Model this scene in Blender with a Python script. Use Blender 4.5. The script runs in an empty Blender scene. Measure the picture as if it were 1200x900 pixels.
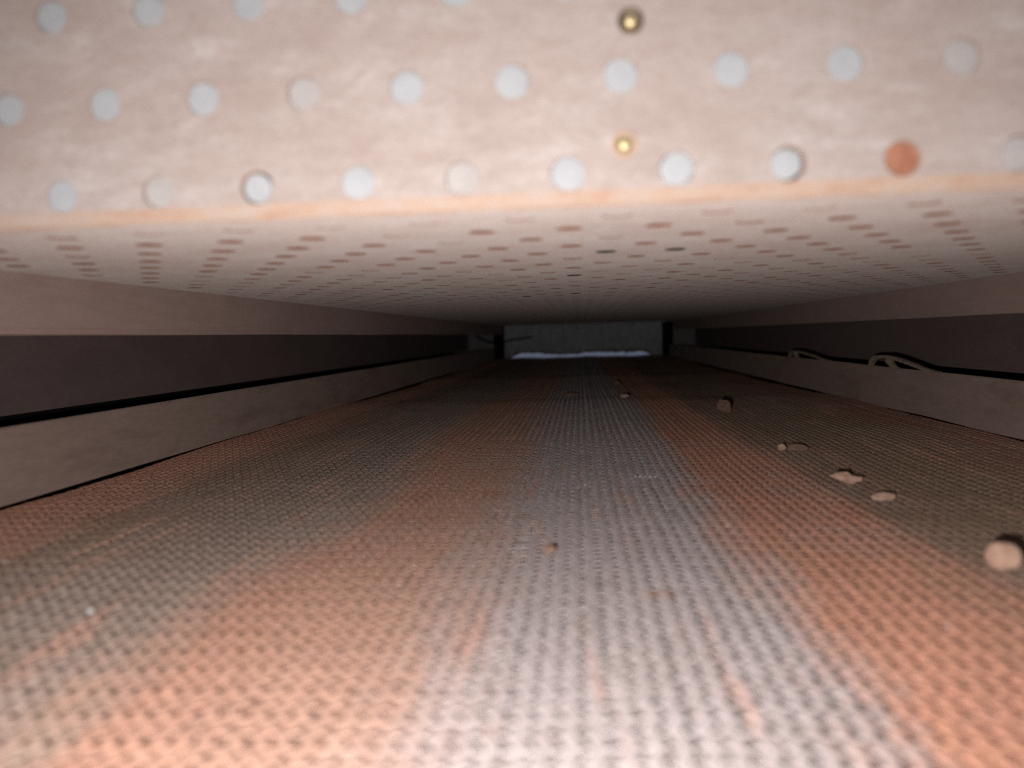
import bpy, bmesh, math, random
import numpy as np
from mathutils import Vector, Matrix, noise

random.seed(7)
rng = np.random.default_rng(7)
S = bpy.context.scene
COL = S.collection
MM = 0.001

# ------------------------------------------------------------------ camera
CAM_Z = 78.8 * MM
yaw, pitch, roll = 0.0893, 0.0619, -0.0265
fwd = Vector((-math.sin(yaw) * math.cos(pitch), math.cos(yaw) * math.cos(pitch), -math.sin(pitch)))
r0 = Vector((math.cos(yaw), math.sin(yaw), 0.0))
u0 = r0.cross(fwd)
right = math.cos(roll) * r0 + math.sin(roll) * u0
up = -math.sin(roll) * r0 + math.cos(roll) * u0
cam_d = bpy.data.cameras.new("camera")
cam_d.sensor_width = 36.0
cam_d.lens = 905.0 / 1200.0 * 36.0
cam_d.clip_start = 0.005
cam_d.clip_end = 50.0
cam_d.dof.use_dof = True
cam_d.dof.focus_distance = 0.62
cam_d.dof.aperture_fstop = cam_d.lens / 4.0          # a phone lens, about 4 mm wide
cam = bpy.data.objects.new("camera", cam_d)
m = Matrix.Identity(4)
for i in range(3):
    m[i][0], m[i][1], m[i][2] = right[i], up[i], -fwd[i]
m[2][3] = CAM_Z
cam.matrix_world = m
COL.objects.link(cam)
S.camera = cam

# ------------------------------------------------------------------ light
W = bpy.data.worlds.new("World")
S.world = W
W.use_nodes = True
bg = W.node_tree.nodes["Background"]
bg.inputs[0].default_value = (0.62, 0.70, 1.0, 1)
bg.inputs[1].default_value = 0.15
# the hand torch that lights the tunnel: beside the phone, a little behind and below its lens
fl = bpy.data.lights.new("torch", 'SPOT')
fl.energy = 5.5
fl.spot_size = math.radians(138)
fl.spot_blend = 1.0
fl.shadow_soft_size = 0.003
fl.color = (1.0, 0.925, 0.875)
flo = bpy.data.objects.new("torch", fl)
flo.location = (-0.026, -0.018, CAM_Z - 0.014)
flo.rotation_euler = Vector((0.02, 1.0, -0.28)).to_track_quat('-Z', 'Y').to_euler()
COL.objects.link(flo)
S.view_settings.view_transform = 'Standard'
S.view_settings.look = 'None'
S.view_settings.exposure = 0.0
S.view_settings.gamma = 1.0
S.render.engine = 'CYCLES'
S.cycles.max_bounces = 6
S.cycles.diffuse_bounces = 4
S.cycles.glossy_bounces = 3
S.cycles.use_denoising = False           # keep the fine grain, as a phone picture has
S.cycles.sample_clamp_indirect = 0.6
S.cycles.sample_clamp_direct = 2.0
S.cycles.filter_width = 1.2
S.cycles.caustics_reflective = False
S.cycles.caustics_refractive = False
S.cycles.blur_glossy = 1.0


# ------------------------------------------------------------------ materials
class MatB:
    def __init__(self, name, rough=0.7, metal=0.0, spec=0.3, drough=0.5):
        self.m = bpy.data.materials.new(name)
        self.m.use_nodes = True
        self.t = self.m.node_tree
        self.b = self.t.nodes["Principled BSDF"]
        self.b.inputs["Roughness"].default_value = rough
        self.b.inputs["Metallic"].default_value = metal
        self.b.inputs["Specular IOR Level"].default_value = spec
        self.b.inputs["Diffuse Roughness"].default_value = drough
        self.geo = self.t.nodes.new("ShaderNodeNewGeometry")

    def n(self, kind, **kw):
        x = self.t.nodes.new(kind)
        for k, v in kw.items():
            setattr(x, k, v)
        return x

    def l(self, a, b):
        self.t.links.new(a, b)

    def pos(self, scale=(1, 1, 1)):
        mp = self.n("ShaderNodeMapping")
        mp.inputs["Scale"].default_value = scale
        self.l(self.geo.outputs["Position"], mp.inputs["Vector"])
        return mp.outputs[0]

    def noise(self, scale, detail=4, rough=0.6, vec=None, stretch=(1, 1, 1)):
        x = self.n("ShaderNodeTexNoise")
        x.inputs["Scale"].default_value = scale
        x.inputs["Detail"].default_value = detail
        x.inputs["Roughness"].default_value = rough
        self.l(vec or self.pos(stretch), x.inputs["Vector"])
        return x.outputs["Fac"]

    def ramp(self, fac, stops, interp='LINEAR'):
        r = self.n("ShaderNodeValToRGB")
        cr = r.color_ramp
        cr.interpolation = interp
        while len(cr.elements) < len(stops):
            cr.elements.new(0.5)
        for e, (p, c) in zip(cr.elements, stops):
            e.position = p
            e.color = (c[0], c[1], c[2], 1) if not isinstance(c, (int, float)) else (c, c, c, 1)
        self.l(fac, r.inputs[0])
        return r.outputs[0]

    def mix(self, fac, a, b, mode='MIX'):
        x = self.n("ShaderNodeMix", data_type='RGBA', blend_type=mode)
        for sock, v in ((x.inputs[0], fac), (x.inputs[6], a), (x.inputs[7], b)):
            if isinstance(v, (int, float)):
                sock.default_value = v
            elif isinstance(v, tuple):
                sock.default_value = (*v, 1)
            else:
                self.l(v, sock)
        return x.outputs[2]

    def math(self, op, a, b=0.0, clamp=False):
        x = self.n("ShaderNodeMath", operation=op, use_clamp=clamp)
        for i, v in enumerate((a, b)):
            if isinstance(v, (int, float)):
                x.inputs[i].default_value = v
            else:
                self.l(v, x.inputs[i])
        return x.outputs[0]

    def bump(self, h, strength=0.3, dist=0.001):
        x = self.n("ShaderNodeBump")
        x.inputs["Strength"].default_value = strength
        x.inputs["Distance"].default_value = dist
        self.l(h, x.inputs["Height"])
        self.l(x.outputs[0], self.b.inputs["Normal"])

    def color(self, c):
        if isinstance(c, tuple):
            self.b.inputs["Base Color"].default_value = (*c, 1)
        else:
            self.l(c, self.b.inputs["Base Color"])
        return self


def mat_plate():
    """Sooty pinkish plate of the hood."""
    k = MatB("hood_plate", rough=0.62, spec=0.35, drough=0.9)
    big = k.noise(28, 5, 0.62, stretch=(0.7, 1, 1.3))
    mid = k.noise(130, 5, 0.65, stretch=(0.45, 0.6, 1.2))
    fine = k.noise(900, 3, 0.6, stretch=(0.4, 0.6, 1))
    c = k.ramp(big, [(0.28, (0.389, 0.323, 0.301)), (0.5, (0.440, 0.385, 0.364)), (0.72, (0.465, 0.428, 0.417))])
    c = k.mix(k.ramp(mid, [(0.36, 0.6), (0.56, 0.0)]), c, (0.372, 0.306, 0.283))
    c = k.mix(k.ramp(mid, [(0.57, 0.0), (0.70, 0.6)]), c, (0.558, 0.533, 0.530))
    c = k.mix(k.ramp(fine, [(0.45, 0.0), (0.75, 0.5)]), c, (0.304, 0.245, 0.225))
    k.color(c)
    k.bump(mid, 0.35, 0.0006)
    k.l(k.ramp(mid, [(0.3, 0.75), (0.7, 0.45)]), k.b.inputs["Roughness"])
    return k.m


def mat_rim():
    k = MatB("rusty_rim", rough=0.8)
    a = k.noise(160, 5, 0.7, stretch=(0.5, 1, 1))
    k.color(k.ramp(a, [(0.30, (0.40, 0.25, 0.18)), (0.48, (0.45, 0.34, 0.275)), (0.66, (0.44, 0.375, 0.34))]))
    k.bump(a, 0.6, 0.0008)
    return k.m


def mat_noise(name, c0, c1, scale=120, rough=0.75, stretch=(1, 1, 1), metal=0.0, bump=0.3, dist=0.0006, c2=None, spec=0.3):
    k = MatB(name, rough=rough, metal=metal, spec=spec)
    a = k.noise(scale, 6, 0.65, stretch=stretch)
    stops = [(0.32, c0), (0.68, c1)] if c2 is None else [(0.30, c0), (0.5, c1), (0.70, c2)]
    c = k.ramp(a, stops)
    b = k.noise(scale * 9, 3, 0.6, stretch=stretch)
    c = k.mix(k.ramp(b, [(0.4, 0.18), (0.65, 0.0)]), c, tuple(x * 0.55 for x in c0))
    k.color(c)
    if bump:
        k.bump(b, bump, dist)
    return k.m


def mat_belt():
    """Oxidised wire: rust lanes that run along the travel, with patches."""
    k = MatB("oxidised_wire", rough=0.6, metal=0.1, spec=0.3, drough=0.25)
    sep = k.n("ShaderNodeSeparateXYZ")
    k.l(k.geo.outputs["Position"], sep.inputs[0])
    n1 = k.noise(7.0, 4, 0.62, stretch=(1.6, 0.55, 1))
    n2 = k.noise(34.0, 4, 0.65, stretch=(1.0, 0.4, 1))
    x = k.math('ADD', sep.outputs[0], k.math('MULTIPLY', k.math('SUBTRACT', n1, 0.5), 0.065))
    x = k.math('ADD', x, k.math('MULTIPLY', k.math('SUBTRACT', n2, 0.5), 0.035))
    n6 = k.noise(210.0, 4, 0.7)
    x = k.math('ADD', x, k.math('MULTIPLY', k.math('SUBTRACT', n6, 0.5), 0.03))
    t = k.math('ADD', k.math('MULTIPLY', x, 1.0 / 0.6), 0.5)          # -0.3..0.3 m
    P = lambda mm: mm / 600.0 + 0.5
    orange = (0.610, 0.312, 0.218)
    grey = (0.475, 0.428, 0.436)
    brown = (0.345, 0.240, 0.178)
    red = (0.411, 0.208, 0.155)
    c = k.ramp(t, [(P(-285), orange), (P(-248), (0.612, 0.329, 0.244)), (P(-215), brown), (P(-150), (0.350, 0.275, 0.235)),
                   (P(-122), (0.416, 0.324, 0.277)), (P(-96), (0.555, 0.310, 0.228)), (P(-52), (0.530, 0.330, 0.255)), (P(-22), grey),
                   (P(48), grey), (P(68), orange), (P(108), orange), (P(128), brown), (P(215), (0.345, 0.245, 0.170)),
                   (P(262), red)])
    # patches of bare wire inside the lanes, and thin rust streaks outside them
    n3 = k.noise(13.0, 6, 0.75, stretch=(1.0, 0.6, 1))
    c = k.mix(k.ramp(n3, [(0.50, 0.0), (0.68, 0.5)]), c, (0.418, 0.365, 0.345))
    n4 = k.noise(60.0, 5, 0.7, stretch=(1.2, 0.14, 1))
    c = k.mix(k.ramp(n4, [(0.54, 0.0), (0.66, 0.6)]), c, (0.615, 0.353, 0.268))
    # scale, grit, bright worn spots, and sparkle painted in as pale specks
    n5 = k.noise(420.0, 4, 0.7)
    c = k.mix(k.ramp(n5, [(0.34, 0.60), (0.52, 0.0)]), c, (0.159, 0.120, 0.104))
    c = k.mix(k.ramp(n5, [(0.60, 0.0), (0.74, 0.5)]), c, (0.719, 0.641, 0.588))
    vor = k.n("ShaderNodeTexVoronoi")
    vor.inputs["Scale"].default_value = 85
    k.l(k.pos(), vor.inputs["Vector"])
    pick = k.n("ShaderNodeSeparateColor")
    k.l(vor.outputs["Color"], pick.inputs[0])
    few = k.ramp(pick.outputs[0], [(0.90, 0.0), (0.92, 1.0)])
    c = k.mix(k.math('MULTIPLY', few, k.ramp(vor.outputs["Distance"], [(0.07, 0.8), (0.12, 0.0)])), c, (0.672, 0.661, 0.661))
    k.color(c)
    k.bump(n5, 0.5, 0.0004)
    return k.m


M_PLATE = mat_plate()
M_RIM = mat_rim()
M_BELT = mat_belt()
M_RAIL = mat_noise("rail_steel", (0.225, 0.160, 0.136), (0.310, 0.232, 0.202), 45, 0.6, (1, 0.22, 1), c2=(0.275, 0.203, 0.174), bump=0.25)
M_SKIRT = mat_noise("skirt_steel", (0.365, 0.262, 0.234), (0.402, 0.292, 0.266), 20, 0.7, (1, 0.2, 1), bump=0.15)
M_WALL = mat_noise("dark_scaled_steel", (0.160, 0.116, 0.113), (0.205, 0.149, 0.146), 30, 0.75, (1, 0.4, 1))
M_PLUG = mat_noise("grey_ceramic_plug", (0.407, 0.432, 0.462), (0.463, 0.488, 0.516), 220, 0.6, bump=0.2)
M_PLUGD = mat_noise("dusty_plug", (0.40, 0.385, 0.385), (0.47, 0.455, 0.455), 220, 0.7, bump=0.2)
M_RUST = mat_noise("orange_rust", (0.317, 0.135, 0.083), (0.458, 0.225, 0.147), 260, 0.85)
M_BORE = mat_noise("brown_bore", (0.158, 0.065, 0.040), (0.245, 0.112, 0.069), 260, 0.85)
M_BOREF = mat_noise("tan_bore", (0.34, 0.235, 0.185), (0.42, 0.31, 0.26), 260, 0.85)
M_BLACK = mat_noise("black_and_shade", (0.006, 0.005, 0.005), (0.011, 0.009, 0.008), 100, 0.9, bump=0)  # near-black for black parts; also paints the dark of slots and holes
M_BRASS = mat_noise("brass", (0.70, 0.58, 0.32), (0.85, 0.75, 0.50), 400, 0.5, metal=0.9, bump=0.1, spec=0.5)
M_STONE = mat_noise("pale_fired_clay", (0.353, 0.214, 0.156), (0.490, 0.321, 0.248), 260, 0.85, c2=(0.568, 0.409, 0.331), bump=0.5)
M_STONE2 = mat_noise("brown_scale_flake", (0.192, 0.117, 0.086), (0.304, 0.195, 0.140), 260, 0.85, bump=0.5)
M_CLIP = mat_noise("worn_clip_steel", (0.247, 0.185, 0.143), (0.472, 0.393, 0.306), 160, 0.5, metal=0.3)
M_CURT = mat_noise("grey_fibre_cloth", (0.557, 0.534, 0.468), (0.703, 0.674, 0.595), 60, 0.9, (1, 1, 0.4))
M_FRAY = mat_noise("singed_fibre", (0.34, 0.29, 0.22), (0.52, 0.46, 0.37), 150, 0.9)
M_ENDP = mat_noise("end_plate_grey", (0.36, 0.36, 0.36), (0.50, 0.50, 0.50), 40, 0.6)


# ------------------------------------------------------------------ helpers
def obj(name, data, parent=None, loc=None, mat=None):
    if isinstance(data, bmesh.types.BMesh):
        me = bpy.data.meshes.new(name)
        data.normal_update()
        data.to_mesh(me)
        data.free()
    else:
        me = data
    if mat is not None and me is not None and not me.materials:
        me.materials.append(mat)
    o = bpy.data.objects.new(name, me)
    COL.objects.link(o)
    if parent:
        o.parent = parent
    if loc is not None:
        o.location = loc
    return o


def tag(o, label=None, cat=None, group=None, kind=None):
    for k, v in (("label", label), ("category", cat), ("group", group), ("kind", kind)):
        if v:
            o[k] = v
    return o


def box(bm, x0, x1, y0, y1, z0, z1, bevel=0.0):
    r = bmesh.ops.create_cube(bm, size=1.0)
    for v in r['verts']:
        v.co = Vector(((x0 + x1) / 2 + v.co.x * (x1 - x0), (y0 + y1) / 2 + v.co.y * (y1 - y0), (z0 + z1) / 2 + v.co.z * (z1 - z0)))
    if bevel:
        es = list({e for v in r['verts'] for e in v.link_edges})
        bmesh.ops.bevel(bm, geom=es, offset=bevel, segments=2, affect='EDGES', profile=0.6)
    return bm


def nbox(*a, **k):
    return box(bmesh.new(), *a, **k)


def smooth(o, on=True):
    o.data.polygons.foreach_set("use_smooth", [on] * len(o.data.polygons))
    return o


def mesh_np(name, V, F):
    """V (n,3), F (m,4) quads -> mesh"""
    me = bpy.data.meshes.new(name)
    me.vertices.add(len(V))
    me.vertices.foreach_set("co", np.asarray(V, np.float32).ravel())
    F = np.asarray(F, np.int32)
    me.loops.add(F.size)
    me.loops.foreach_set("vertex_index", F.ravel())
    me.polygons.add(len(F))
    me.polygons.foreach_set("loop_start", np.arange(len(F), dtype=np.int32) * F.shape[1])
    me.polygons.foreach_set("loop_total", np.full(len(F), F.shape[1], np.int32))
    me.update(calc_edges=True)
    me.validate()
    return me


# ------------------------------------------------------------------ dimensions (metres)
Y_BACK = -0.30           # mouth of the furnace, behind the camera
Y_FACE = 0.2198          # front plate of the hood
Y_END = 2.65             # exit of the tunnel
Z_CEIL = 0.1148
XS_L, XS_R = -0.262, 0.314     # hood side skirts
XW = 0.385                     # side walls
XR_L, XR_R = -0.2882, 0.2925   # inner faces of the guide rails
RAIL_H = 0.0395
PITCH = 0.030
ROW = PITCH * math.sqrt(3) / 2
RH = 0.0049                    # hole radius, front plate
RHU = 0.0047                   # and underside

# ------------------------------------------------------------------ setting
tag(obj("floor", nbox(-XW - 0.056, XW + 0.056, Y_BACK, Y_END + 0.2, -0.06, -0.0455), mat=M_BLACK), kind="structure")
tag(obj("wall_left", nbox(-XW - 0.006, -XW, Y_BACK, Y_END, 0.0345, 0.262), mat=M_WALL), kind="structure")  # bottom edge raised: the open slot stands in for the rail's shadow
tag(obj("wall_right", nbox(XW, XW + 0.006, Y_BACK, Y_END, 0.0345, 0.262), mat=M_WALL), kind="structure")
tag(obj("added_roof", nbox(-XW - 0.056, XW + 0.056, Y_BACK, Y_END, 0.2625, 0.270), mat=M_WALL), kind="structure")  # unseen roof plate, added to keep world light out of the shadows

for nm, sg in (("wall_left", -1), ("wall_right", 1)):
    x = sorted((sg * (XW + 0.05), sg * (XW + 0.056)))
    tag(obj("shade_backing_" + nm, nbox(x[0], x[1], Y_BACK, Y_END, -0.045, 0.262), mat=M_BLACK), kind="structure")  # black sheet added behind the slot to make the shadow band

# ------------------------------------------------------------------ conveyor belt
belt = tag(obj("conveyor_belt", None, loc=(0, 0, 0)),
           "woven wire mesh conveyor belt with orange rust lanes along the tunnel floor", "conveyor belt")
BX0, BX1 = -0.2894, 0.2937
SP = 0.00525             # strand spacing
RP = 0.0056              # row pitch along the travel
Y0B, Y1B = 0.02, Y_END + 0.07
NS = int((BX1 - BX0) / SP)


def belt_z(y):
    """Slow sag and crest of the belt along its length."""
    y = np.asarray(y, float)
    return (0.0011 * np.sin(y * 9.0 + 0.6) + 0.0007 * np.sin(y * 21.0 + 2.0) + 0.00015 * np.sin(y * 70.0 + 3 * np.sin(y * 17))
            - 0.0035 * (1 / (1 + np.exp(-(y - 1.12) * 16))) + 0.0065 * (1 / (1 + np.exp(-(y - 2.1) * 9))) - 0.0007)


def strand_mesh(k):
    """One zigzag line of slanted wire loops running along the belt."""
    n_rows = int((Y1B - Y0B) / RP)
    near = int((1.45 - Y0B) / RP)
    ys, xs, zs, rs = [], [], [], []
    for i in range(n_rows):
        tt = (0.0, 0.22, 0.5, 0.78) if i < near else (0.0, 0.5)
        jx = rng.normal(0, 0.00012)
        jz = 0.00006 * math.sin(i * 0.37 + k) + 0.00006 * math.sin(i * 0.113 + 2.3 * k)
        sgn = 1 if i % 2 else -1
        wear = 1 + 0.10 * noise.noise(Vector((i * 0.06, k * 3.7, 0))) + rng.normal(0, 0.035)
        for t in tt:
            ys.append(Y0B + (i + t) * RP + rng.normal(0, 0.00008))
            xs.append(sgn * 0.00085 * (2 * t - 1) * 0.9 + jx)
            zs.append(jz)
            rs.append(0.00192 * (1.0 - 0.06 * abs(2 * t - 1)) * wear * (1 + rng.normal(0, 0.06)))
    ys, xs, zs, rs = map(np.array, (ys, xs, zs, rs))
    zs = zs + belt_z(ys)
    ca = np.array([0.85, 1.0, 0.62, -0.62, -1.0, -0.85])
    dz = np.array([-0.00055, -0.00022, 0.0, 0.0, -0.00022, -0.00055])
    n, q = len(ys), len(ca)
    V = np.empty((n, q, 3))
    V[:, :, 0] = xs[:, None] + rs[:, None] * ca[None]
    V[:, :, 1] = ys[:, None]
    V[:, :, 2] = zs[:, None] + dz[None]
    idx = np.arange(n * q).reshape(n, q)
    F = np.stack([idx[:-1, :-1], idx[:-1, 1:], idx[1:, 1:], idx[1:, :-1]], -1).reshape(-1, 4)
    me = mesh_np("wire_strand", V.reshape(-1, 3), F)
    me.polygons.foreach_set("use_smooth", [True] * len(me.polygons))
    me.materials.append(M_BELT)
    return me


strands = [strand_mesh(k) for k in range(6)]
for i in range(NS):
    x = BX0 + (i + 0.5) * SP
    me = strands[(i * 5 + (i // 6)) % 6]
    z = 0.0011 * math.sin(x * 24 + 0.8) + 0.0006 * math.sin(x * 61) + random.gauss(0, 0.00008)
    o = obj("wire_strand", me, belt, (x + random.gauss(0, 0.00022), random.choice((0, 0, 2 * RP)) * 0.0, z))
    o.rotation_euler = (0, 0, random.gauss(0, 0.00025))

# cross rods that thread the loops together, and an added inner layer that sets how dark the gaps look
yy = np.arange(Y0B, Y1B, RP)
xx = np.linspace(BX0, BX1, 111)
V, F = [], []
b = 0
zprof = 0.0011 * np.sin(xx * 24 + 0.8) + 0.0006 * np.sin(xx * 61)
for y in yy:
    z0 = float(belt_z(y)) - 0.00022 + zprof + rng.normal(0, 0.00004, len(xx))
    yc = y + rng.normal(0, 0.00026, len(xx))
    ring = np.stack([np.stack([xx, yc - 0.00125, z0 - 0.00024], 1),
                     np.stack([xx, yc - 0.00140, z0 - 0.00010], 1),
                     np.stack([xx, yc + 0.00140, z0 - 0.00010], 1),
                     np.stack([xx, yc + 0.00125, z0 - 0.00024], 1)], 1)
    V.append(ring.reshape(-1, 3))
    idx = b + np.arange(len(xx) * 4).reshape(len(xx), 4)
    F.append(np.stack([idx[:-1, :-1], idx[1:, :-1], idx[1:, 1:], idx[:-1, 1:]], -1).reshape(-1, 4))
    b += len(xx) * 4
rods = obj("cross_rods", mesh_np("cross_rods", np.concatenate(V), np.concatenate(F)), belt, mat=M_BELT)
tag(rods, kind="stuff")
gx, gy = np.meshgrid(np.linspace(BX0, BX1, 90), np.linspace(Y0B, Y1B, 330))
def clog(x, y):
    """1 where scale and dust pack the weave, 0 where the slots are open."""
    c = 1 / (1 + math.exp(-(x - 0.085) / 0.022)) + 1 / (1 + math.exp((x + 0.125) / 0.025))
    c += 0.9 * noise.noise(Vector((x * 16, y * 7, 1.0))) + 0.5 * noise.noise(Vector((x * 60, y * 40, 4.0)))
    return min(1.0, max(0.0, c))


cl = np.array([clog(x, y) for x, y in zip(gx.ravel(), gy.ravel())]).reshape(gx.shape)
gz = belt_z(gy) - 0.0027 + 0.0020 * cl + 0.0011 * np.sin(gx * 24 + 0.8) + 0.0006 * np.sin(gx * 61)
idx = np.arange(gx.size).reshape(gx.shape)
obj("inner_layer", mesh_np("inner_layer", np.stack([gx, gy, gz], -1).reshape(-1, 3),
    np.stack([idx[:-1, :-1], idx[:-1, 1:], idx[1:, 1:], idx[1:, :-1]], -1).reshape(-1, 4)), belt, mat=M_BELT)
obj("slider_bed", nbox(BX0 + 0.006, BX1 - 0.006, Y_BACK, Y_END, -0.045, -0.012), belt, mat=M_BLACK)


# ------------------------------------------------------------------ guide rails
def rail(label, side, joints):
    t = tag(obj("guide_rail", None, loc=(XR_L if side < 0 else XR_R, 0, -0.045)), label, "guide rail", "guide rails beside the belt")
    ys = [Y_BACK] + joints + [Y_END - 0.02]
    for a, bb in zip(ys[:-1], ys[1:]):
        x0, x1 = (-0.004, 0.0) if side < 0 else (0.0, 0.004)
        bm = bmesh.new()
        n = max(2, int((bb - a) / 0.03))
        prof = [(x0, 0.0459), (x1, 0.0459), (x1, 0.045 + RAIL_H - 0.0012), ((x0 + x1) / 2 + (x1 - x0) * 0.25, 0.045 + RAIL_H),
                (x0 + (x1 - x0) * 0.25, 0.045 + RAIL_H), (x0, 0.045 + RAIL_H - 0.0012)]
        rings = []
        for i in range(n + 1):
            y = a + 0.0006 + (bb - a - 0.0012) * i / n
            dx = 0.0012 * noise.noise(Vector((y * 5, side * 3.0, 0)))
            dz = 0.0009 * noise.noise(Vector((y * 4, side * 7.0, 5)))
            rings.append([bm.verts.new((px + dx, y, pz + (dz if pz > 0.06 else 0.0011 * noise.noise(Vector((y * 11, side * 2.0, 9)))))) for px, pz in prof])
        for r1, r2 in zip(rings[:-1], rings[1:]):
            for j in range(6):
                bm.faces.new((r1[j], r1[(j + 1) % 6], r2[(j + 1) % 6], r2[j]))
        bm.faces.new(rings[0])
        bm.faces.new(rings[-1][::-1])
        bmesh.ops.recalc_face_normals(bm, faces=bm.faces)
        obj("rail_bar", bm, t, mat=M_RAIL)
    for yb in (-0.2, 0.25, 0.75, 1.2, 1.7, 2.3):
        xa = sorted((side * 0.0042, side * 0.016))
        bm = nbox(xa[0], xa[1], yb, yb + 0.02, 0.0, 0.072, bevel=0.001)
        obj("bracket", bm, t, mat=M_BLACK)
    return t


rail("plain brown steel guide rail with nothing on its top edge", -1, [1.385])
rail("brown steel guide rail with two curved clips standing on its top edge", 1, [1.30])

# ------------------------------------------------------------------ perforated hood
hood = tag(obj("perforated_hood", None, loc=(0, Y_FACE, Z_CEIL)),
           "pinkish perforated metal hood with rows of plugged holes hanging over the belt", "furnace hood")


def perforated(name, bore, rows, umin, umax, to3d, depth, nseg=14, RH=RH):
    """Plate with real round holes. rows: list of (v_centre, v_lo, v_hi, phase). Returns mesh data object and hole centres."""
    bm = bmesh.new()
    holes = []
    for (vc, v0, v1, ph) in rows:
        k0 = math.ceil((umin + RH + 0.004 - ph) / PITCH)
        k1 = math.floor((umax - RH - 0.004 - ph) / PITCH)
        cs = [ph + k * PITCH for k in range(k0, k1 + 1)]
        if not cs:
            continue
        bounds = [umin] + [(a + bb) / 2 for a, bb in zip(cs[:-1], cs[1:])] + [umax]
        for i, c in enumerate(cs):
            a, bb = bounds[i], bounds[i + 1]
            # ring on the hole and matching points on the cell border
            hv, ov = [], []
            for s in range(nseg):
                th = 2 * math.pi * (s + 0.5) / nseg
                dx, dy = math.cos(th), math.sin(th)
                hv.append((c + RH * dx, vc + RH * dy))
                tx = ((bb - c) if dx > 0 else (c - a)) / max(abs(dx), 1e-9)
                ty = ((v1 - vc) if dy > 0 else (vc - v0)) / max(abs(dy), 1e-9)
                tt = min(tx, ty)
                ov.append((c + tt * dx, vc + tt * dy))
            H = [bm.verts.new(to3d(u, v, 0.0)) for u, v in hv]
            D = [bm.verts.new(to3d(u, v, depth)) for u, v in hv]
            O = [bm.verts.new(to3d(u, v, 0.0)) for u, v in ov]
            for s in range(nseg):
                q = (s + 1) % nseg
                bm.faces.new((H[s], O[s], O[q], H[q])).material_index = 0
                bm.faces.new((H[q], D[q], D[s], H[s])).material_index = 1
            # corners of the cell
            for cx_, cy_ in ((a, v0), (bb, v0), (bb, v1), (a, v1)):
                best = None
                for s in range(nseg):
                    q = (s + 1) % nseg
                    p1, p2 = ov[s], ov[q]
                    on1 = abs(p1[0] - cx_) < 1e-9 or abs(p1[1] - cy_) < 1e-9
                    on2 = abs(p2[0] - cx_) < 1e-9 or abs(p2[1] - cy_) < 1e-9
                    if on1 and on2 and abs(p1[0] - p2[0]) > 1e-9 and abs(p1[1] - p2[1]) > 1e-9:
                        best = (s, q)
                if best:
                    cv = bm.verts.new(to3d(cx_, cy_, 0.0))
                    bm.faces.new((O[best[0]], cv, O[best[1]])).material_index = 0
            holes.append((c, vc))
    me = bpy.data.meshes.new(name)
    bm.normal_update()
    bm.to_mesh(me)
    bm.free()
    me.materials.append(M_PLATE)
    me.materials.append(bore)
    o = bpy.data.objects.new(name, me)
    COL.objects.link(o)
    o.parent = hood
    return o, holes


RB = 0.0042                                   # bend radius along the lower front edge
# front plate: u = x, v = height above Z_CEIL
z_first = (0.0788 + 0.0450) - Z_CEIL
ph0 = -0.1524
frows = []
for j in range(4):
    vc = z_first + j * ROW
    v0 = RB if j == 0 else vc - ROW / 2
    frows.append((vc, v0, vc + ROW / 2, ph0 + (PITCH / 2 if j % 2 else 0)))
front, fholes = perforated("front_plate", M_BOREF, frows, XS_L, XS_R, lambda u, v, d: (u, d, v), 0.006)
# underside: u = x, v = depth behind the front plate
y_first = (0.2928 - 2 * ROW) - Y_FACE
phc = 0.01216
crow = []
nrow = int((Y_END - 0.03 - Y_FACE - y_first) / ROW)
for j in range(nrow):
    vc = y_first + j * ROW
    v0 = RB if j == 0 else vc - ROW / 2
    crow.append((vc, v0, vc + ROW / 2, phc + (PITCH / 2 if j % 2 else 0)))
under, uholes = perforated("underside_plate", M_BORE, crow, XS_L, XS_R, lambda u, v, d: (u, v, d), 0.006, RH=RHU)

# rounded, rusty lower front edge
bm = bmesh.new()
nx = 160
prev = None
for i in range(nx + 1):
    x = XS_L + (XS_R - XS_L) * i / nx
    ring = []
    for a in range(9):
        th = math.pi / 2 * a / 8
        w = 0.0004 * noise.noise(Vector((x * 90, a * 0.7, 2.0))) * math.sin(2 * th)
        ring.append(bm.verts.new((x, RB - (RB + w) * math.cos(th), RB - (RB + w) * math.sin(th))))
    if prev:
        for a in range(8):
            bm.faces.new((prev[a], prev[a + 1], ring[a + 1], ring[a]))
    prev = ring
smooth(obj("bent_edge", bm, hood, mat=M_RIM))


# plugs in the holes
def plug_mesh(name, mat, r, h, bev, lumpy=0.0, axis='Y'):
    bm = bmesh.new()
    n = 18
    prof = [(0.0, 0.0), (r * 0.55, 0.00004), (r - bev, 0.00012), (r, bev), (r, h)]
    rings = []
    for pr, ph_ in prof:
        if pr == 0:
            rings.append([bm.verts.new((0, ph_, 0))])
        else:
            rings.append([bm.verts.new(((pr * (1 + lumpy * random.uniform(-1, 1))) * math.cos(2 * math.pi * s / n),
                                        ph_ + lumpy * 0.002 * random.uniform(-1, 1), pr * math.sin(2 * math.pi * s / n))) for s in range(n)])
    for s in range(n):
        q = (s + 1) % n
        bm.faces.new((rings[0][0], rings[1][s], rings[1][q]))
        for a, bb in zip(rings[1:-1], rings[2:]):
            bm.faces.new((a[s], bb[s], bb[q], a[q]))
    if axis == 'Z':
        for v in bm.verts:
            v.co = Vector((v.co.x, -v.co.z, v.co.y))
    bm.normal_update()
    me = bpy.data.meshes.new(name)
    bm.to_mesh(me)
    bm.free()
    me.materials.append(mat)
    return me


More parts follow.
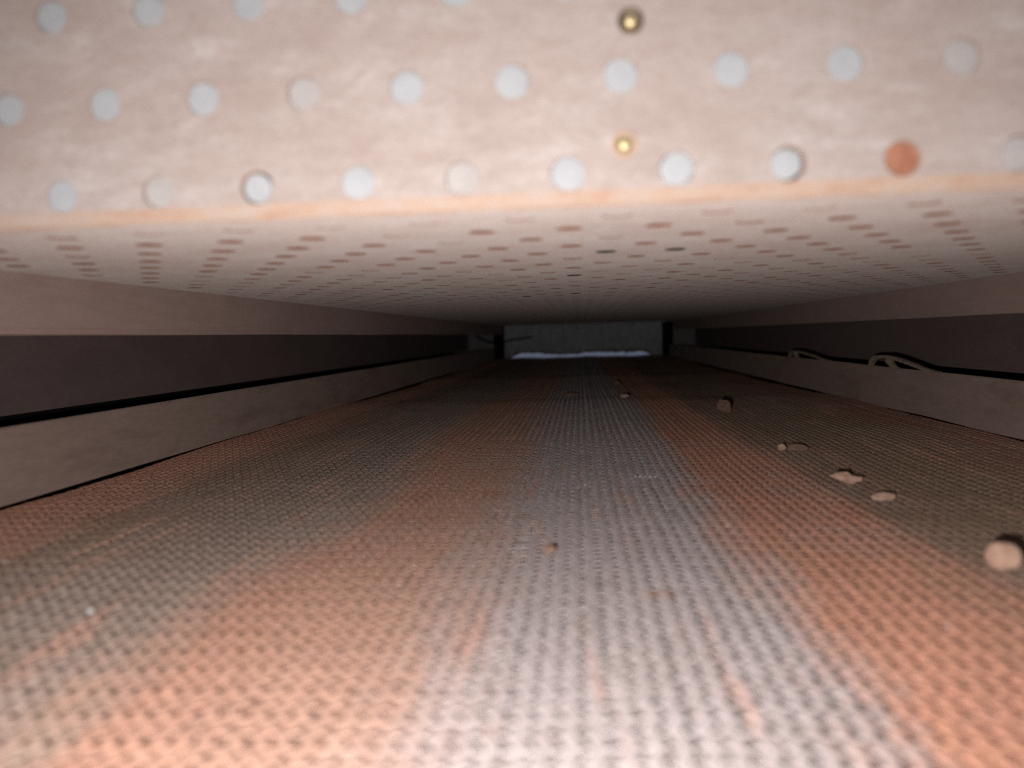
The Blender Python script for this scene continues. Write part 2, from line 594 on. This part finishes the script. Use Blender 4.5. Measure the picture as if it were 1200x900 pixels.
pl_grey = [plug_mesh("hole_plug", M_PLUG, RH * f, 0.006, 0.0004, 0.03) for f in (0.985, 0.98, 0.95)]
pl_dust = [plug_mesh("hole_plug", M_PLUGD, RH * f, 0.006, 0.0004, 0.03) for f in (0.97, 0.92)]
pl_small = plug_mesh("hole_plug", M_PLUG, RH * 0.86, 0.006, 0.0005, 0.04)
pl_rust = plug_mesh("hole_plug", M_RUST, RH * 0.985, 0.006, 0.0003, 0.03)
for (u, v) in fholes:
    j = round((v - z_first) / ROW)
    k = round((u - frows[j][3]) / PITCH)
    me, dep, dx = random.choice(pl_grey), random.uniform(-0.0001, 0.0003), random.uniform(-0.0001, 0.0001)
    if j == 0 and k == 8:
        me, dep = pl_rust, 0.0018
    elif j == 0 and k in (1, 4, 9) or (j == 1 and k == 8) or random.random() < 0.08:
        me, dep = random.choice(pl_dust), 0.0006
    elif j == 0 and k == 2:
        me, dep, dx = pl_small, 0.0012, -0.0004
    elif j == 0 and k == 7:
        me, dep, dx = pl_small, 0.0004, -0.0005
    o = obj("hole_plug", me, hood, (u + dx, dep, v))
    o.rotation_euler = (random.gauss(0, 0.02), random.uniform(0, 6.28), random.gauss(0, 0.02))

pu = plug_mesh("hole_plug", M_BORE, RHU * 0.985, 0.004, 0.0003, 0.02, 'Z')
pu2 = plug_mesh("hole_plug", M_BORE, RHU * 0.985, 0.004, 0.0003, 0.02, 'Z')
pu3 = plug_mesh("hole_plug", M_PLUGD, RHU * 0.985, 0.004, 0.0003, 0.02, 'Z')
pu4 = plug_mesh("hole_plug", M_PLATE, RHU * 0.985, 0.004, 0.0003, 0.02, 'Z')
bm = bmesh.new()
n_ = 18
r1 = [bm.verts.new((RHU * 0.955 * math.cos(2 * math.pi * s / n_), RHU * 0.955 * math.sin(2 * math.pi * s / n_), 0.0)) for s in range(n_)]
r2 = [bm.verts.new((v.co.x, v.co.y, 0.0055)) for v in r1]
for s in range(n_):
    bm.faces.new((r1[s], r1[(s + 1) % n_], r2[(s + 1) % n_], r2[s]))
bm.faces.new(r2)
pb = bpy.data.meshes.new("dark_hole_lining")
bm.to_mesh(pb)
bm.free()
pb.materials.append(M_BLACK)  # black lining paints the shade inside an empty hole


def hole_near(x, y):
    return min(uholes, key=lambda h: (h[0] - x) ** 2 + (h[1] + Y_FACE - y) ** 2)


open_px = [(0.0122, 0.345), (0.0422, 0.345), (0.010, 0.470), (-0.008, 0.68), (-0.038, 0.71)]
open_holes = {hole_near(*q) for q in open_px}
rest = [h for h in uholes]
rest.sort(key=lambda h: h[1] + 0.15 * abs(h[0]))
named = rest[:215] + [h for h in rest[215:] if h in open_holes]
far = [h for h in rest[215:] if h not in open_holes]
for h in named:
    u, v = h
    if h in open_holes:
        obj("dark_hole_lining", pb, hood, (u, v, -0.0002))["label"] = "open hole with its shade painted black"
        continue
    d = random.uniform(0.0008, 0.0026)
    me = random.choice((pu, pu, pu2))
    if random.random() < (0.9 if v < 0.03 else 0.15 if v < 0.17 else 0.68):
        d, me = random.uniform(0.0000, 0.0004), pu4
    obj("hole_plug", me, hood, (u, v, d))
bm = bmesh.new()
for (u, v) in far:
    d = random.choice((0.0002, 0.0004, 0.0020))
    c = bm.verts.new((u, v, d))
    rg = [bm.verts.new((u + RHU * math.cos(2 * math.pi * s / 8), v + RHU * math.sin(2 * math.pi * s / 8), d)) for s in range(8)]
    for s in range(8):
        bm.faces.new((c, rg[(s + 1) % 8], rg[s]))
tag(obj("far_plugs", bm, hood, mat=M_PLATE), kind="stuff")

# hood sides: skirts that hang below the ceiling level, upper sides and back
ZS = 0.0863 - Z_CEIL
L = Y_END - 0.012 - Y_FACE
for s, xs_ in ((-1, XS_L), (1, XS_R)):
    x0, x1 = (xs_ - 0.003, xs_) if s < 0 else (xs_, xs_ + 0.003)
    bm = nbox(x0, x1, 0.001, L, ZS, 0.145)
    obj("side_skirt", bm, hood, mat=M_SKIRT)
    # rolled bead along the lower edge
    bm = bmesh.new()
    xm = (x0 + x1) / 2
    prev = None
    for i in range(41):
        y = 0.001 + (L - 0.001) * i / 40
        ring = [bm.verts.new((xm + 0.0021 * math.cos(2 * math.pi * a / 8), y, ZS + 0.0012 + 0.0021 * math.sin(2 * math.pi * a / 8) + 0.0006 * noise.noise(Vector((y * 6, s, 0))))) for a in range(8)]
        if prev:
            for a in range(8):
                bm.faces.new((prev[a], prev[(a + 1) % 8], ring[(a + 1) % 8], ring[a]))
        prev = ring
    smooth(obj("skirt_bead", bm, hood, mat=M_SKIRT))
obj("inner_backing", nbox(XS_L, XS_R, 0.012, L, 0.0075, 0.012), hood, mat=M_BLACK)
obj("front_backing", nbox(XS_L, XS_R, 0.0075, 0.011, 0.0125, 0.145), hood, mat=M_BLACK)
ztop = frows[-1][2]
obj("front_strip", nbox(XS_L, XS_R, 0.0, 0.006, ztop, 0.145), hood, mat=M_PLATE)


# screws in the front plate
def screw(x, z, dep, ring):
    bm = bmesh.new()
    n = 20
    prof = [(0.0, -0.0012), (0.0009, -0.00112), (0.0016, -0.0008), (0.0021, -0.0002), (0.0023, 0.0004), (0.0023, 0.002)]
    rr = []
    for pr, py in prof:
        rr.append([bm.verts.new((pr * math.cos(2 * math.pi * s / n), py, pr * math.sin(2 * math.pi * s / n))) for s in range(n)] if pr else [bm.verts.new((0, py, 0))])
    for s in range(n):
        q = (s + 1) % n
        bm.faces.new((rr[0][0], rr[1][s], rr[1][q]))
        for a, bb in zip(rr[1:-1], rr[2:]):
            bm.faces.new((a[s], bb[s], bb[q], a[q]))
    o = smooth(obj("screw", bm, hood, (x, dep, z), M_BRASS))
    o["label"] = "small brass screw head"
    bm = bmesh.new()
    prof = [(0.0023, -0.0003), (0.0031, -0.0006), (0.0036, -0.0003), (0.0037, 0.0015)]
    rr = [[bm.verts.new((pr * math.cos(2 * math.pi * s / n), py, pr * math.sin(2 * math.pi * s / n))) for s in range(n)] for pr, py in prof]
    for s in range(n):
        q = (s + 1) % n
        for a, bb in zip(rr[:-1], rr[1:]):
            bm.faces.new((a[s], bb[s], bb[q], a[q]))
    obj("washer", bm, o, mat=ring)


screw(0.0156, 0.1642 - Z_CEIL, -0.0002, mat_noise("dark_brass", (0.10, 0.075, 0.05), (0.22, 0.16, 0.10), 400, 0.5, metal=0.5))
screw(0.0134, 0.1309 - Z_CEIL, -0.0002, mat_noise("tan_washer", (0.42, 0.30, 0.20), (0.55, 0.40, 0.30), 400, 0.6))


# ------------------------------------------------------------------ clips on the right rail
def clip(label, band_top, thick, teeth, x0, width):
    """band_top: (y, z) points from the hooked end to the thin tail, in metres."""
    base_y = band_top[-1][0]
    t = tag(obj("rail_clip", None, loc=(x0, base_y, RAIL_H)), label, "clip", "clips on the guide rail")
    pts = [Vector((0, y - base_y, z - RAIL_H)) for y, z in band_top]
    # resample with Catmull-Rom
    cur = []
    for i in range(len(pts) - 1):
        p0, p1, p2, p3 = pts[max(i - 1, 0)], pts[i], pts[i + 1], pts[min(i + 2, len(pts) - 1)]
        for s in range(6):
            u = s / 6
            cur.append(0.5 * ((2 * p1) + (-p0 + p2) * u + (2 * p0 - 5 * p1 + 4 * p2 - p3) * u * u + (-p0 + 3 * p1 - 3 * p2 + p3) * u ** 3))
    cur.append(pts[-1])
    bm = bmesh.new()
    prev = None
    n = len(cur)
    for i, p in enumerate(cur):
        u = i / (n - 1)
        th = thick * (1.0 - 0.72 * u) + 0.004 * max(0.0, 1 - u / 0.10)
        th = min(th, max(0.0004, p.z + 0.0002))
        w = width * (0.75 + 0.25 * math.sin(min(u * 3, 1) * math.pi / 2))
        a, bb = p, p - Vector((0, 0, th))
        ch = 0.0005
        ring = [bm.verts.new(q) for q in (a + Vector((ch, 0, 0)), a + Vector((w - ch, 0, 0)), a.lerp(bb, 0.25) + Vector((w, 0, 0)),
                                          a.lerp(bb, 0.8) + Vector((w, 0, 0)), bb + Vector((w - ch, 0, 0)), bb + Vector((ch, 0, 0)),
                                          a.lerp(bb, 0.8), a.lerp(bb, 0.25))]
        if prev:
            for j in range(8):
                bm.faces.new((prev[j], prev[(j + 1) % 8], ring[(j + 1) % 8], ring[j]))
        else:
            bm.faces.new(ring)
        prev = ring
    bm.faces.new(prev[::-1])
    bmesh.ops.recalc_face_normals(bm, faces=bm.faces)
    smooth(obj("band", bm, t, mat=M_CLIP))
    for (ya, za, yb, zb, tw) in teeth:
        bm = bmesh.new()
        a, bb = Vector((0, ya - base_y, za - RAIL_H)), Vector((0, yb - base_y, zb - RAIL_H))
        prev = None
        for i in range(7):
            u = i / 6
            p = a.lerp(bb, u) + Vector((0, 0.002 * math.sin(u * math.pi), 0))
            hw = tw * (1 - 0.25 * math.sin(u * math.pi))
            ring = [bm.verts.new(p + Vector(q)) for q in ((0.0004, -hw, 0), (width * 0.8, -hw, 0), (width * 0.8, hw, 0), (0.0004, hw, 0))]
            if prev:
                for j in range(4):
                    bm.faces.new((prev[j], prev[(j + 1) % 4], ring[(j + 1) % 4], ring[j]))
            else:
                bm.faces.new(ring)
            prev = ring
        bm.faces.new(prev[::-1])
        bmesh.ops.recalc_face_normals(bm, faces=bm.faces)
        smooth(obj("tooth", bm, t, mat=M_CLIP))
    return t


K = 0.001
clip("curved worn steel clip with an inner tooth, larger looking of the pair on the rail",
     [(819 * K, 43.5 * K), (816 * K, 46.3 * K), (808 * K, 48.9 * K), (795 * K, 50.3 * K), (774 * K, 50.6 * K), (749 * K, 48.5 * K), (720 * K, 44.9 * K), (693 * K, 41.5 * K), (671 * K, 39.6 * K)],
     0.0048, [(777 * K, 47.5 * K, 758 * K, 38.6 * K, 0.007)], XR_R + 0.0008, 0.007)
clip("curved worn steel clip with a bare hooked end, on the darker stretch of rail",
     [(1126 * K, 43.0 * K), (1121 * K, 46.0 * K), (1108 * K, 48.3 * K), (1083 * K, 48.8 * K), (1028 * K, 45.5 * K), (990 * K, 42.2 * K), (955 * K, 39.6 * K)],
     0.0042, [(1100 * K, 46.5 * K, 1090 * K, 38.6 * K, 0.007)], XR_R + 0.0008, 0.007)


# ------------------------------------------------------------------ loose debris on the belt
def surf_z(x, y):
    return float(belt_z(y)) + 0.0011 * math.sin(x * 24 + 0.8) + 0.0006 * math.sin(x * 61)


def lump(name, label, cat, x, y, sx, sy, sz, seed, mat, rot=0.0, tilt=(0, 0), rough=0.28, sharp=False, group="debris lying on the belt", sub=3):
    bm = bmesh.new()
    bmesh.ops.create_icosphere(bm, subdivisions=sub, radius=1.0)
    for v in bm.verts:
        d = v.co.normalized()
        f = 1 + rough * noise.noise(d * 1.3 + Vector((seed * 3.1, 0, 0))) + rough * 0.5 * noise.noise(d * 3.5 + Vector((0, seed * 1.7, 0))) + 0.05 * noise.noise(d * 9 + Vector((seed, 0, 0)))
        if sharp:
            f *= 1 + 0.25 * (abs(noise.noise(d * 2.1 + Vector((0, 0, seed)))) - 0.2)
        v.co = Vector((d.x * f * sx, d.y * f * sy, d.z * f * sz)) * 0.84
    R_ = Matrix.Rotation(rot, 4, 'Z') @ Matrix.Rotation(tilt[0], 4, 'X') @ Matrix.Rotation(tilt[1], 4, 'Y')
    bmesh.ops.transform(bm, matrix=R_, verts=bm.verts)
    zmin = min(v.co.z for v in bm.verts)
    for v in bm.verts:
        v.co.z -= zmin
    o = obj(name, bm, loc=(x, y, surf_z(x, y) - 0.0006), mat=mat)
    smooth(o, not sharp)
    return tag(o, label, cat, group)


lump("pebble", "round pale pink pebble, the biggest loose lump on the belt", "pebble", 0.1345, 0.258, 0.0063, 0.0058, 0.0055, 3, M_STONE, rough=0.12)
lump("clay_flake", "pale flat flake lying alone between pebble and humped chip", "flake", 0.1410, 0.3735, 0.0066, 0.0046, 0.0013, 5, M_STONE, rot=0.25, tilt=(0.25, -0.10), rough=0.32, sharp=True, sub=2)
lump("clay_chip", "pale humped chip with a pointed end on the brown lane", "chip", 0.1380, 0.4160, 0.0080, 0.0058, 0.0034, 9, M_STONE, rot=-0.2, tilt=(0.1, 0.15), rough=0.45, sharp=True, sub=2)
lump("scale_flake", "long tan flake touching a small round crumb", "flake", 0.1425, 0.5250, 0.0078, 0.0062, 0.0020, 12, M_STONE2, rot=0.1, tilt=(0.3, 0), rough=0.32, sharp=True, sub=2)
lump("crumb", "small round crumb touching the long tan flake", "crumb", 0.1322, 0.5240, 0.0032, 0.0032, 0.0028, 15, M_STONE, rough=0.25)
lump("shard", "upright pointed brown shard on the edge of the rust lane", "shard", 0.1395, 0.7680, 0.0090, 0.0050, 0.0065, 21, M_STONE2, rot=0.3, tilt=(0.2, 0.5), rough=0.6, sharp=True, sub=2)
lump("crumb", "brown crumb far down the belt at the start of the rust lane", "crumb", 0.0520, 0.9400, 0.0066, 0.0050, 0.0030, 25, M_STONE, rough=0.4)
lump("scale_flake", "dark low flake far down the grey middle of the belt", "flake", -0.0125, 1.0200, 0.0110, 0.0070, 0.0030, 28, M_STONE2, rough=0.35)
lump("crumb", "farthest reddish crumb deep in the dark of the tunnel", "crumb", 0.0568, 1.2320, 0.0060, 0.0055, 0.0045, 31, M_STONE2, rough=0.4)
lump("grit", "rusty grain of grit on the grey lane", "grit", -0.0122, 0.2760, 0.0026, 0.0022, 0.0018, 35, M_STONE2, rough=0.4, sub=2)
lump("sliver", "thin tan sliver lying across the grey lane", "sliver", 0.0215, 0.2260, 0.0060, 0.0007, 0.0006, 38, M_STONE2, rot=-0.08, rough=0.3, sub=2)
lump("grit", "pale grain of grit on the brown lane beyond the rusty edge", "grit", -0.1480, 0.2150, 0.0013, 0.0012, 0.0009, 41, M_PLUGD, rough=0.4, sub=2)
for i, (x, y) in enumerate(((0.0290, 0.4285), (0.0315, 0.4280), (0.0343, 0.4278), (0.0372, 0.4282), (0.0398, 0.4279))):
    lump("white_fleck", ("end fleck of the white row, next to the paired flecks", "second white fleck of the row from the paired flecks", "middle white fleck of the short row on the grey lane", "fourth white fleck of the row from the paired flecks", "end fleck of the white row, next to the orange lane")[i], "fleck", x, y, 0.0010, 0.0007, 0.0006, 50 + i, M_PLUG, rough=0.4, group="white flecks in a row", sub=1)
for i, (x, y, lab) in enumerate(((-0.0028, 0.403, "nearer to the rusty grit of a lone pair of white flecks"), (0.0010, 0.410, "nearer to the white fleck row of a lone pair of flecks"))):
    lump("white_fleck", lab, "fleck", x, y, 0.0012, 0.0009, 0.0007, 60 + i, M_PLUG, rough=0.4, group="pair of white flecks", sub=1)

# ------------------------------------------------------------------ far end of the tunnel
YE = Y_END
bm = bmesh.new()
nx, nz = 70, 8
x0c, x1c, zb, zt = -0.263, 0.281, 0.0135, 0.1215
g = []
for i in range(nx + 1):
    x = x0c + (x1c - x0c) * i / nx
    lo = zb + 0.0090 * (x / 0.26) ** 2 - 0.030 * max(0.0, (abs(x) - 0.195) / 0.06) ** 1.5 + 0.0030 * noise.noise(Vector((x * 31, 5, 0))) + 0.0060 * noise.noise(Vector((x * 9, 0, 0))) + 0.0015 * noise.noise(Vector((x * 45, 3, 0)))
    g.append([bm.verts.new((x, 0.004 * noise.noise(Vector((x * 7, j * 0.3, 1))), lo + (zt - lo) * j / nz)) for j in range(nz + 1)])
for i in range(nx):
    for j in range(nz):
        bm.faces.new((g[i][j], g[i + 1][j], g[i + 1][j + 1], g[i][j + 1]))
bmesh.ops.solidify(bm, geom=bm.faces[:], thickness=0.004)
curtain = tag(obj("exit_curtain", None, loc=(0, YE - 0.014, 0.0)), "grey cloth curtain with a frayed lower edge closing the far exit", "curtain")
smooth(obj("cloth", bm, curtain, mat=M_CURT))
bm = bmesh.new()
for i in range(70):
    x = random.uniform(x0c + 0.004, x1c - 0.004)
    lo = zb + 0.0090 * (x / 0.26) ** 2 - 0.030 * max(0.0, (abs(x) - 0.195) / 0.06) ** 1.5 + 0.0030 * noise.noise(Vector((x * 31, 5, 0))) + 0.0060 * noise.noise(Vector((x * 9, 0, 0)))
    ln = random.uniform(0.004, 0.015) * (1 + 0.6 * noise.noise(Vector((x * 14, 8, 0))))
    w = random.uniform(0.0008, 0.002)
    a, bb = Vector((x, -0.007, lo + 0.014)), Vector((x + random.gauss(0, 0.006), -0.009 + random.gauss(0, 0.002), lo + 0.008 - ln))
    q = [bm.verts.new(p + Vector((sx * ww, sy * ww, 0))) for p, ww in ((a, w), (bb, w * 0.5)) for sx, sy in ((-1, -1), (1, -1), (0, 1))]
    for j in range(3):
        k2 = (j + 1) % 3
        bm.faces.new((q[j], q[k2], q[3 + k2], q[3 + j]))
    bm.faces.new((q[3], q[4], q[5]))
tag(obj("frayed_edge", bm, curtain, mat=M_FRAY), kind="stuff")
loose = bmesh.new()
box(loose, -0.0015, 0.0015, -0.0015, 0.0015, -0.012, 0.014)
o = obj("loose_thread", loose, curtain, (0.156, -0.012, 0.016), M_BLACK)
o.rotation_euler = (0, 0.75, 0)


def end_plate(label, x0, x1, z0, z1):
    t = tag(obj("end_plate", None, loc=((x0 + x1) / 2, YE + 0.003, z0)), label, "end plate", "grey plates beside the exit")
    hw = (x1 - x0) / 2
    obj("sheet", nbox(-hw, hw, -0.002, 0.002, 0, z1 - z0, bevel=0.0008), t, mat=M_ENDP)
    for zz in (0.25, 0.75):
        bm = bmesh.new()
        bmesh.ops.create_cone(bm, cap_ends=True, segments=6, radius1=0.005, radius2=0.005, depth=0.004,
                              matrix=Matrix.Translation((0, -0.004, (z1 - z0) * zz)) @ Matrix.Rotation(math.pi / 2, 4, 'X'))
        obj("bolt", bm, t, mat=M_RAIL)
    return t


end_plate("grey plate closing the gap beside the exit curtain on the rod side", -0.440, -0.268, -0.044, 0.26)
end_plate("grey plate closing the gap beside the exit curtain on the clip side", 0.286, 0.440, -0.044, 0.26)


def post(label, xc):
    t = tag(obj("exit_post", None, loc=(xc, YE - 0.035, -0.044)), label, "post", "black posts framing the exit")
    obj("upright", nbox(-0.017, 0.017, -0.012, 0.012, 0, 0.158, bevel=0.002), t, mat=M_BLACK)
    obj("foot", nbox(-0.0165, 0.0165, -0.022, -0.0125, 0, 0.012, bevel=0.001), t, mat=M_BLACK)
    return t


post("black square post framing the exit where a thin rod passes", -0.2745)
post("black square post framing the exit on the clip side", 0.2905)

# thin bent probe rod in front of the curtain
bm = bmesh.new()
path = [Vector((-0.350, 2.585, 0.083)), Vector((-0.325, 2.585, 0.068)), Vector((-0.305, 2.585, 0.0605)), Vector((-0.258, 2.585, 0.058)), Vector((-0.235, 2.585, 0.066)), Vector((-0.160, 2.585, 0.0735))]
prev = None
for i, p in enumerate(path):
    tg = (path[min(i + 1, len(path) - 1)] - path[max(i - 1, 0)]).normalized()
    nn = Vector((0, 1, 0))
    mm = tg.cross(nn)
    ring = [bm.verts.new(p + 0.0032 * (math.cos(2 * math.pi * a / 8) * nn + math.sin(2 * math.pi * a / 8) * mm)) for a in range(8)]
    if prev:
        for a in range(8):
            bm.faces.new((prev[a], prev[(a + 1) % 8], ring[(a + 1) % 8], ring[a]))
    else:
        bm.faces.new(ring)
    prev = ring
bm.faces.new(prev[::-1])
bmesh.ops.recalc_face_normals(bm, faces=bm.faces)
tag(smooth(obj("probe_rod", bm, mat=M_BLACK)), "thin bent black rod reaching in front of the far grey curtain", "rod")
